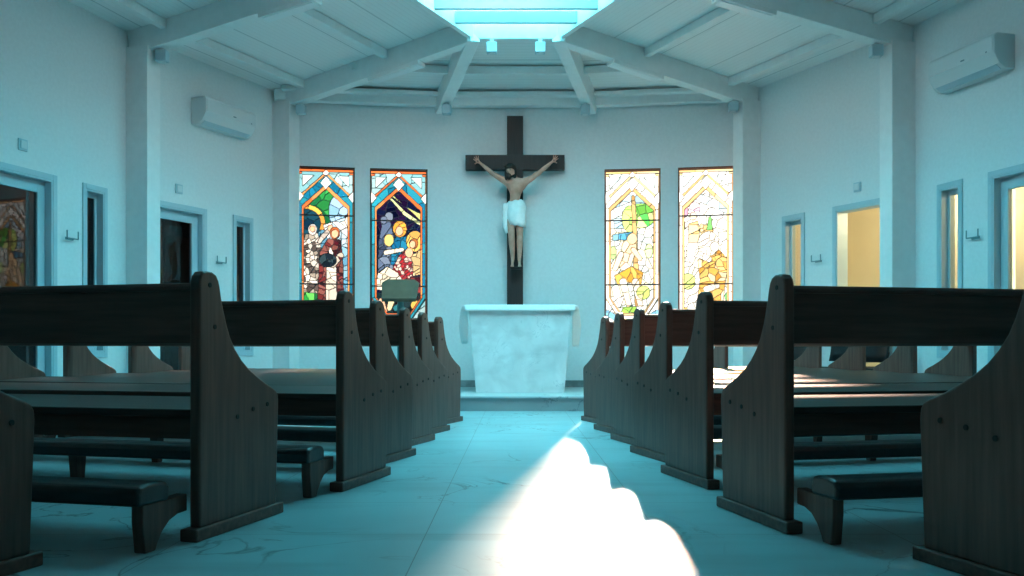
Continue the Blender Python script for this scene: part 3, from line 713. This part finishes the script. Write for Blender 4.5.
# front hem falls about 9 cm over the front edge
prev = [G[i][0] for i in range(nI + 1) if abs(G[i][0].co.x) <= tw + .0525]
for k in range(1, 4):
    row = [bm.verts.new((v.co.x, -.022 - .006 * k + .004 * sin(v.co.x * 22), hh + .036 - .022 * k)) for v in prev]
    for a in range(len(row) - 1): bm.faces.new((prev[a], prev[a + 1], row[a + 1], row[a]))
    prev = row
cl = obj('altar_cloth', bm, M_linen, None, smooth=True); cl.location = (AX, AY, Z0)
md = cl.modifiers.new('solid', 'SOLIDIFY'); md.thickness = .004; md.offset = 1
tag(cl, 'white cloth draped over the altar with hanging ends', 'altar cloth')

# ------------------------------------------------------------------ cross
CYF = 11.16
cr = tag(empty('cross', (-.012, CYF, .15)), 'tall dark wooden cross standing against the curved wall', 'cross')
bm = BM(); box(bm, -.10, .10, 0, .11, 0, 3.37); obj('upright', bm, M_cross, cr, bevel=.005)
bm = BM(); box(bm, -.615, .615, -.004, .10, 2.70, 2.885); obj('crossbar', bm, M_cross, cr, bevel=.005)

# ------------------------------------------------------------------ carved figure on the cross
def FP(px, py, y): return Vector(((px - 516) * 11.05 / 900, y, .64 + (348 - py) * 11.05 / 900))
YF = 11.06
verts, edges, rad = [], [], []
def add(p, r, par=None):
    verts.append(tuple(p)); rad.append(r); i = len(verts) - 1
    if par is not None: edges.append((par, i))
    return i
pel = add(FP(514.5, 209, YF), (.095, .062))
wst = add(FP(515, 200, YF - .005), (.070, .052), pel)
rib = add(FP(515.5, 192, YF - .01), (.090, .064), wst)
che = add(FP(515.5, 184.5, YF - .01), (.105, .066), rib)
nck = add(FP(513.5, 179.5, YF - .03), (.042, .042), che)
hd0 = add(FP(511.3, 176, YF - .055), (.045, .050), nck)
hd1 = add(FP(509.8, 172, YF - .07), (.058, .064), hd0)
hd2 = add(FP(509.5, 168.5, YF - .068), (.050, .056), hd1)
nose = add(FP(508.2, 173.6, YF - .135), (.010, .012), hd1)
for s, hx, hy, ex, ey, sx in ((-1, 477.8, 160.6, 491.5, 172.5, 505.5), (1, 554, 159.8, 540.5, 171.5, 526)):
    sh = add(FP(sx, 181.5, YF - .01), (.050, .048), che)
    up = add(FP((sx * .55 + ex * .45), 177.5, YF - .005), (.038, .038), sh)
    el = add(FP(ex, ey, YF + .0), (.030, .030), up)
    fo = add(FP(ex * .68 + hx * .32, ey * .68 + hy * .32, YF + .0), (.031, .029), el)
    wr = add(FP(ex * .2 + hx * .8, ey * .2 + hy * .8, YF + .015), (.019, .017), fo)
    pa = add(FP(hx, hy, YF + .03), (.026, .014), wr)
    base = FP(hx, hy, YF + .03)
    # five fingers half curled toward the front
    for a, ln, r in ((20, .052, .0068), (46, .060, .007), (70, .062, .007), (95, .056, .0066), (-45, .040, .0078)):
        an = radians(a); d = Vector((s * cos(an), 0, sin(an)))
        k = add(base + d * .026, (r * 1.2, r * 1.2), pa); k = add(base + d * (.026 + ln * .45) + Vector((0, -.010, 0)), (r, r), k)
        add(base + d * (.026 + ln * .62) + Vector((0, -.038, 0)), (r * .8, r * .8), k)
for s, kx, fx in ((-1, 511.6, 512.8), (1, 520.0, 519.2)):
    hp = add(FP(514.5 + s * 4.2, 213, YF), (.068, .062), pel)
    th = add(FP((514.5 + s * 4.2 + kx) / 2, 224, YF - .03), (.056, .055), hp)
    kn = add(FP(kx, 236, YF - .055), (.040, .043), th)
    ca = add(FP(kx * .6 + fx * .4, 244, YF - .035), (.042, .044), kn)
    c2 = add(FP(kx * .25 + fx * .75, 252, YF - .02), (.030, .032), ca)
    an = add(FP(fx, 259, YF - .015), (.024, .025), c2)
    f1 = add(FP(fx + s * .3, 263, YF - .055), (.028, .018), an)
    f2 = add(FP(fx + s * .5, 266, YF - .085), (.027, .013), f1)
    for q in range(5):
        o_ = (q - 2) * .0095; add(Vector(verts[f2]) + Vector((o_, -.020 + abs(o_) * .3, -.014)), (.006, .006), f2)
me = bpy.data.meshes.new('body'); me.from_pydata([tuple(Vector(v) - Vector((-.01, YF, 1.6))) for v in verts], edges, [])
me.materials.append(M_skin)
fig = empty('crucified_figure', (-.01, YF, 1.6)); tag(fig, 'bearded crucified figure in a white loincloth, arms spread on the dark cross', 'statue')
bo = bpy.data.objects.new('body', me); C.objects.link(bo); bo.parent = fig
md = bo.modifiers.new('skin', 'SKIN'); md.use_smooth_shade = True; md.branch_smoothing = .3
for i, r in enumerate(rad): me.skin_vertices[0].data[i].radius = r if isinstance(r, tuple) else (r, r)
me.skin_vertices[0].data[0].use_root = True
md = bo.modifiers.new('sub', 'SUBSURF'); md.levels = 2; md.render_levels = 2
def ball(bm, c, r, n=14, sq=None):
    for i in range(1):
        M_ = Matrix.Translation(c) @ Matrix.Diagonal((*r, 1)); bmesh.ops.create_uvsphere(bm, u_segments=n, v_segments=n, radius=1, matrix=M_)
def child(name, bm, m, smooth=True):
    o = obj(name, bm, m, fig, smooth=smooth); o.data.transform(Matrix.Translation((.01, -YF, -1.6))); return o
bm = BM()
ball(bm, FP(510.6, 168.3, YF - .042), (.066, .060, .060)); ball(bm, FP(514.6, 173.5, YF - .03), (.030, .05, .085)); ball(bm, FP(506.3, 175, YF - .045), (.022, .042, .075)); ball(bm, FP(512.5, 177, YF + .01), (.055, .035, .07))
child('hair', bm, M_hair)
bm = BM(); ball(bm, FP(508.8, 177.8, YF - .105), (.036, .032, .042)); ball(bm, FP(508.6, 175.6, YF - .122), (.024, .012, .006)); child('beard', bm, M_hair)
M_lid = mat('dark_red_paint', (.09, .03, .025), .5)
for dx in (-1.7, 1.7):
    bm = BM(); ball(bm, FP(508.6 + dx, 171.8, YF - .124), (.011, .008, .004), 8); child('closed_eye', bm, M_lid)
bm = BM(); ball(bm, FP(508.5, 175.9, YF - .127), (.012, .006, .003), 8); child('mouth', bm, M_lid)
rng = random.Random(4)
bm = BM()
for ringk in range(3):
    prev = None; n_ = 18; first = None
    for i in range(n_ + 1):
        a = 2 * pi * i / n_; c = FP(510.0, 168.6, YF - .06)
        q = c + Vector(((.062 + .005 * sin(5 * a + ringk * 2)) * cos(a), (.066) * sin(a), .006 * sin(3 * a + 2 * ringk) + .006 * ringk - .012 * sin(a) * -1))
        if prev is not None: tube(bm, prev, q, .005, n=6)
        prev = q
for i in range(14):
    a = 2 * pi * i / 14; c = FP(510.0, 168.6, YF - .06); q = c + Vector((.065 * cos(a), .068 * sin(a), .004)); tube(bm, q, q + Vector((.022 * cos(a + .5), .022 * sin(a + .5), .014)), .003, .0008, 5)
child('thorn_crown', bm, mat('thorn_wood', (.05, .03, .018), .7))
# loincloth: lofted wrap with folds plus a knot hanging at the hip
def loft(bm, rings, n=40, fold=.004, nf=9):
    R = []
    for k, (c, rx, ry) in enumerate(rings):
        R.append([bm.verts.new(c + Vector((rx * cos(2 * pi * i / n), ry * sin(2 * pi * i / n), .004 * sin(nf * 2 * pi * i / n + k))) * 1 + Vector((cos(2 * pi * i / n), sin(2 * pi * i / n), 0)) * fold * sin(nf * 2 * pi * i / n + k * 1.3)) for i in range(n)])
    for a, b in zip(R, R[1:]):
        for i in range(n): j = (i + 1) % n; bm.faces.new((a[i], a[j], b[j], b[i]))
bm = BM()
loft(bm, [(FP(515, 201, YF - .005), .092, .066), (FP(515.2, 203, YF), .104, .078), (FP(515.3, 207, YF - .005), .122, .092), (FP(515.6, 212, YF - .012), .130, .100), (FP(516.0, 217, YF - .02), .124, .102), (FP(516.6, 221.5, YF - .028), .112, .098), (FP(517.4, 226.5, YF - .033), .094, .092)], 48, .006, 7)
for v in bm.verts: v.co.z += .16 * (v.co.x + .01) * (1 if v.co.z > 2.25 else -1.1)
lc = child('loincloth', bm, M_cloth); md = lc.modifiers.new('s', 'SOLIDIFY'); md.thickness = .006
bm = BM()
loft(bm, [(FP(506.5, 204, YF - .03), .03, .028), (FP(505.6, 209, YF - .035), .040, .034), (FP(505.4, 216, YF - .035), .036, .03), (FP(505.2, 222, YF - .03), .040, .03), (FP(505.8, 229, YF - .03), .034, .026), (FP(506.8, 233, YF - .03), .018, .018)], 20, .004, 5)
cf = child('knotted_cloth_end', bm, M_cloth); md = cf.modifiers.new('s', 'SOLIDIFY'); md.thickness = .004
for hx, hy in ((477.8, 160.8), (554, 160)):
    bm = BM(); c = FP(hx, hy, YF + .012); tube(bm, c + Vector((0, -.012, 0)), c + Vector((0, .05, 0)), .0075, n=10); child('nail', bm, M_iron)
bm = BM(); box(bm, -.06, .06, 0, .10, 0, .03, Matrix.Translation(FP(516, 269.2, YF - .07))); child('foot_rest', bm, M_cross)

# ------------------------------------------------------------------ lectern behind the left pews
le = tag(empty('lectern', (-1.30, 10.1, .15)), 'olive-brown slanted lectern board on a teal post before the night-scene window', 'lectern')
bm = BM(); Mb = Matrix.Translation((0, -.02, 1.14)) @ Matrix.Rotation(radians(52), 4, 'X')
prism(bm, [(-.19, -.15), (.19, -.15), (.21, .10), (.15, .15), (-.15, .15), (-.21, .10)], lambda u, v, t: Mb @ Vector((u, v, t)), -.015, .015); obj('reading_board', bm, M_lect, le, bevel=.004)
bm = BM(); box(bm, -.19, .19, -.16, -.145, -.015, .04, Mb); obj('book_ledge', bm, M_lect, le)
bm = BM(); tube(bm, (0, .02, .03), (0, .02, 1.12), .035, n=16); obj('post', bm, M_teal, le)
bm = BM(); tube(bm, (0, .02, 0), (0, .02, .03), .18, .16, n=28); obj('base', bm, M_teal, le)

# ------------------------------------------------------------------ pews
PROF = [(0, .04), (0, .862), (.008, .882), (.024, .896), (.046, .9), (.075, .899), (.098, .89), (.112, .872), (.12, .85), (.130, .81), (.144, .765), (.162, .72),
        (.186, .675), (.218, .635), (.258, .598), (.305, .566), (.36, .537), (.42, .510), (.478, .488), (.503, .475), (.515, .458), (.518, .43), (.500, .04)]
def make_pew(LEN):
    """local x: along the pew from the aisle end, y: forward, z: up; aisle face at x=0"""
    r = empty('pew')
    for k, x in enumerate((0, LEN - .038)):
        bm = BM(); prism(bm, PROF, lambda u, v, t: (t, u, v), x, x + .038); ep = obj('end_panel', bm, M_woodz, r, bevel=.008, seg=3)
        bm = BM(); box(bm, x - .012, x + .05, -.035, .535, 0, .042); obj('floor_runner', bm, M_woodx, ep, bevel=.005)
        fx = -.003 if k == 0 else x + .035
        for yy, zz in ((.055, .853), (.085, .712), (.225, .395), (.33, .416), (.43, .428)):
            bm = BM(); tube(bm, (fx, yy, zz), (fx + .006, yy, zz), .0085, n=10); obj('screw_cap', bm, M_plug, ep)
    x0, x1 = .038, LEN - .038
    tl = lambda u, v, t: (t, u, v)
    bm = BM(); prism(bm, [(.030, .655), (.056, .653), (.045, .835), (.019, .835)], tl, x0, x1); obj('back_rest', bm, M_woodx, r, bevel=.003)
    bm = BM(); prism(bm, [(.004, .832), (.060, .832), (.064, .846), (.056, .858), (.012, .858), (.002, .846)], tl, x0, x1); obj('back_cap', bm, M_woodx, r, bevel=.003)
    bm = BM(); prism(bm, [(.055, .404), (.47, .422), (.488, .429), (.490, .440), (.478, .449), (.055, .431)], tl, x0, x1); obj('seat', bm, M_seat, r, bevel=.004)
    bm = BM(); prism(bm, [(.10, .325), (.125, .325), (.125, .405), (.10, .404)], tl, x0, x1); obj('seat_rail', bm, M_woodx, r)
    bm = BM(); prism(bm, [(.40, .345), (.425, .345), (.425, .420), (.40, .419)], tl, x0, x1); obj('seat_rail', bm, M_woodx, r)
    # kneeler behind the back
    kn = empty('kneeler', parent=r)
    leg = [(.0, .155), (.0, .098), (-.05, .096), (-.095, .082), (-.130, .055), (-.155, .02), (-.165, 0), (-.215, 0), (-.228, .10), (-.228, .152), (-.10, .152)]
    post = [(-.165, 0), (-.205, 0), (-.222, .152), (-.150, .152)]
    for x in (.045, LEN * .45, LEN - .085):
        bm = BM(); prism(bm, post if .1 < x < LEN - .1 else leg, tl, x, x + .04); obj('kneeler_leg', bm, M_woodz, kn, bevel=.004)
    bm = BM(); prism(bm, [(-.255, .15), (-.10, .15), (-.10, .195), (-.115, .213), (-.15, .218), (-.21, .218), (-.245, .211), (-.258, .19)], tl, .04, LEN - .04); obj('kneeler_pad', bm, M_leather, kn, bevel=.012, seg=3)
    return r
LEN = 2.56
left = [(-1.55, 2.14, 16), (-1.05, 2.99, 14.5, 1.06), (-.772, 4.03, 14, 1.06), (-.759, 4.87, 16.5, 1.07), (-.717, 5.76, 15.5, 1.03), (-.679, 6.50, 17), (-.641, 7.40, 18)]
right = [(1.36, 2.22, 16), (.932, 3.12, 12), (.868, 4.10, 12.5), (.84, 5.02, 14), (.80, 5.82, 13.5), (.760, 6.58, 15), (.742, 7.45, 17)]
names = ['cut off by the photo edge, only its end showing', 'large first row ahead of the camera', 'second row ahead of the camera', 'third row ahead of the camera', 'fourth row ahead of the camera', 'fifth row, next to the front row', 'front row closest to the altar']
grp = 'dark wooden pews with kneelers facing the altar'
def mirror_tree(o):
    if o.type == 'MESH':
        me = o.data.copy(); o.data = me
        me.transform(Matrix.Diagonal((-1, 1, 1, 1))); me.flip_normals()
    for c in o.children: mirror_tree(c)
proto_right = make_pew(LEN)
proto_left = copy_tree(proto_right); mirror_tree(proto_left)
for side, proto, rows, sg in (('left', proto_left, left, -1), ('right', proto_right, right, 1)):
    for i, (x, y_, a, *sc_) in enumerate(rows):
        o = proto if i == 0 else copy_tree(proto)
        o.location = (x, y_, 0); o.rotation_euler = (0, 0, sg * radians(a)); o.scale = (sc_[0] if sc_ else 1, 1, 1)
        tag(o, f'dark pew {side} of the aisle, {names[i]}', 'pew', grp)
# short bench ahead of the right bank (only its outer end shows under the rails)
sb = make_pew(1.1); sb.location = (2.03, 8.74, 0); sb.rotation_euler = (0, 0, radians(17))
tag(sb, 'short dark pew ahead of the right bank beside the altar step', 'pew')

# ------------------------------------------------------------------ black chairs by the right wall
def chair(x, y_, rz, label):
    r = empty('stacking_chair', (x, y_, 0), rz); r.scale = (.86, .86, 1); tag(r, label, 'chair', 'black shell chairs by the right wall')
    def shell(pts, w_, th, bulge):
        bm = BM(); n_ = 10; rows = []
        for (u, v) in pts:
            rows.append([bm.verts.new((w_ * (k / n_ - .5), u - bulge * (2 * k / n_ - 1) ** 2, v)) for k in range(n_ + 1)])
        for a, b in zip(rows, rows[1:]):
            for k in range(n_): bm.faces.new((a[k], a[k + 1], b[k + 1], b[k]))
        return bm
    o = obj('backrest', shell([(.20, .50), (.225, .58), (.24, .66), (.245, .76), (.24, .82)], .44, .01, .07), M_black, r, smooth=True); md = o.modifiers.new('s', 'SOLIDIFY'); md.thickness = .012
    o = obj('seat', shell([(-.22, .43), (-.18, .45), (0, .44), (.17, .435), (.20, .46)], .44, .01, 0), M_black, r, smooth=True); md = o.modifiers.new('s', 'SOLIDIFY'); md.thickness = .014
    for sx in (-1, 1):
        for sy in (-1, 1):
            bm = BM(); tube(bm, (sx * .18, sy * .15, .43), (sx * .22, sy * .22, 0), .011, n=10); obj('leg', bm, M_black, r)
        bm = BM(); tube(bm, (sx * .17, .16, .44), (sx * .17, .21, .60), .010, n=8); obj('back_post', bm, M_black, r)
chair(3.33, 8.64, radians(-65), 'black shell chair by the right wall, nearest the camera of the three')
chair(3.30, 9.33, radians(-65), 'black shell chair by the right wall, middle of the three')
chair(3.03, 9.96, radians(-65), 'black shell chair by the right wall, nearest the curved wall')
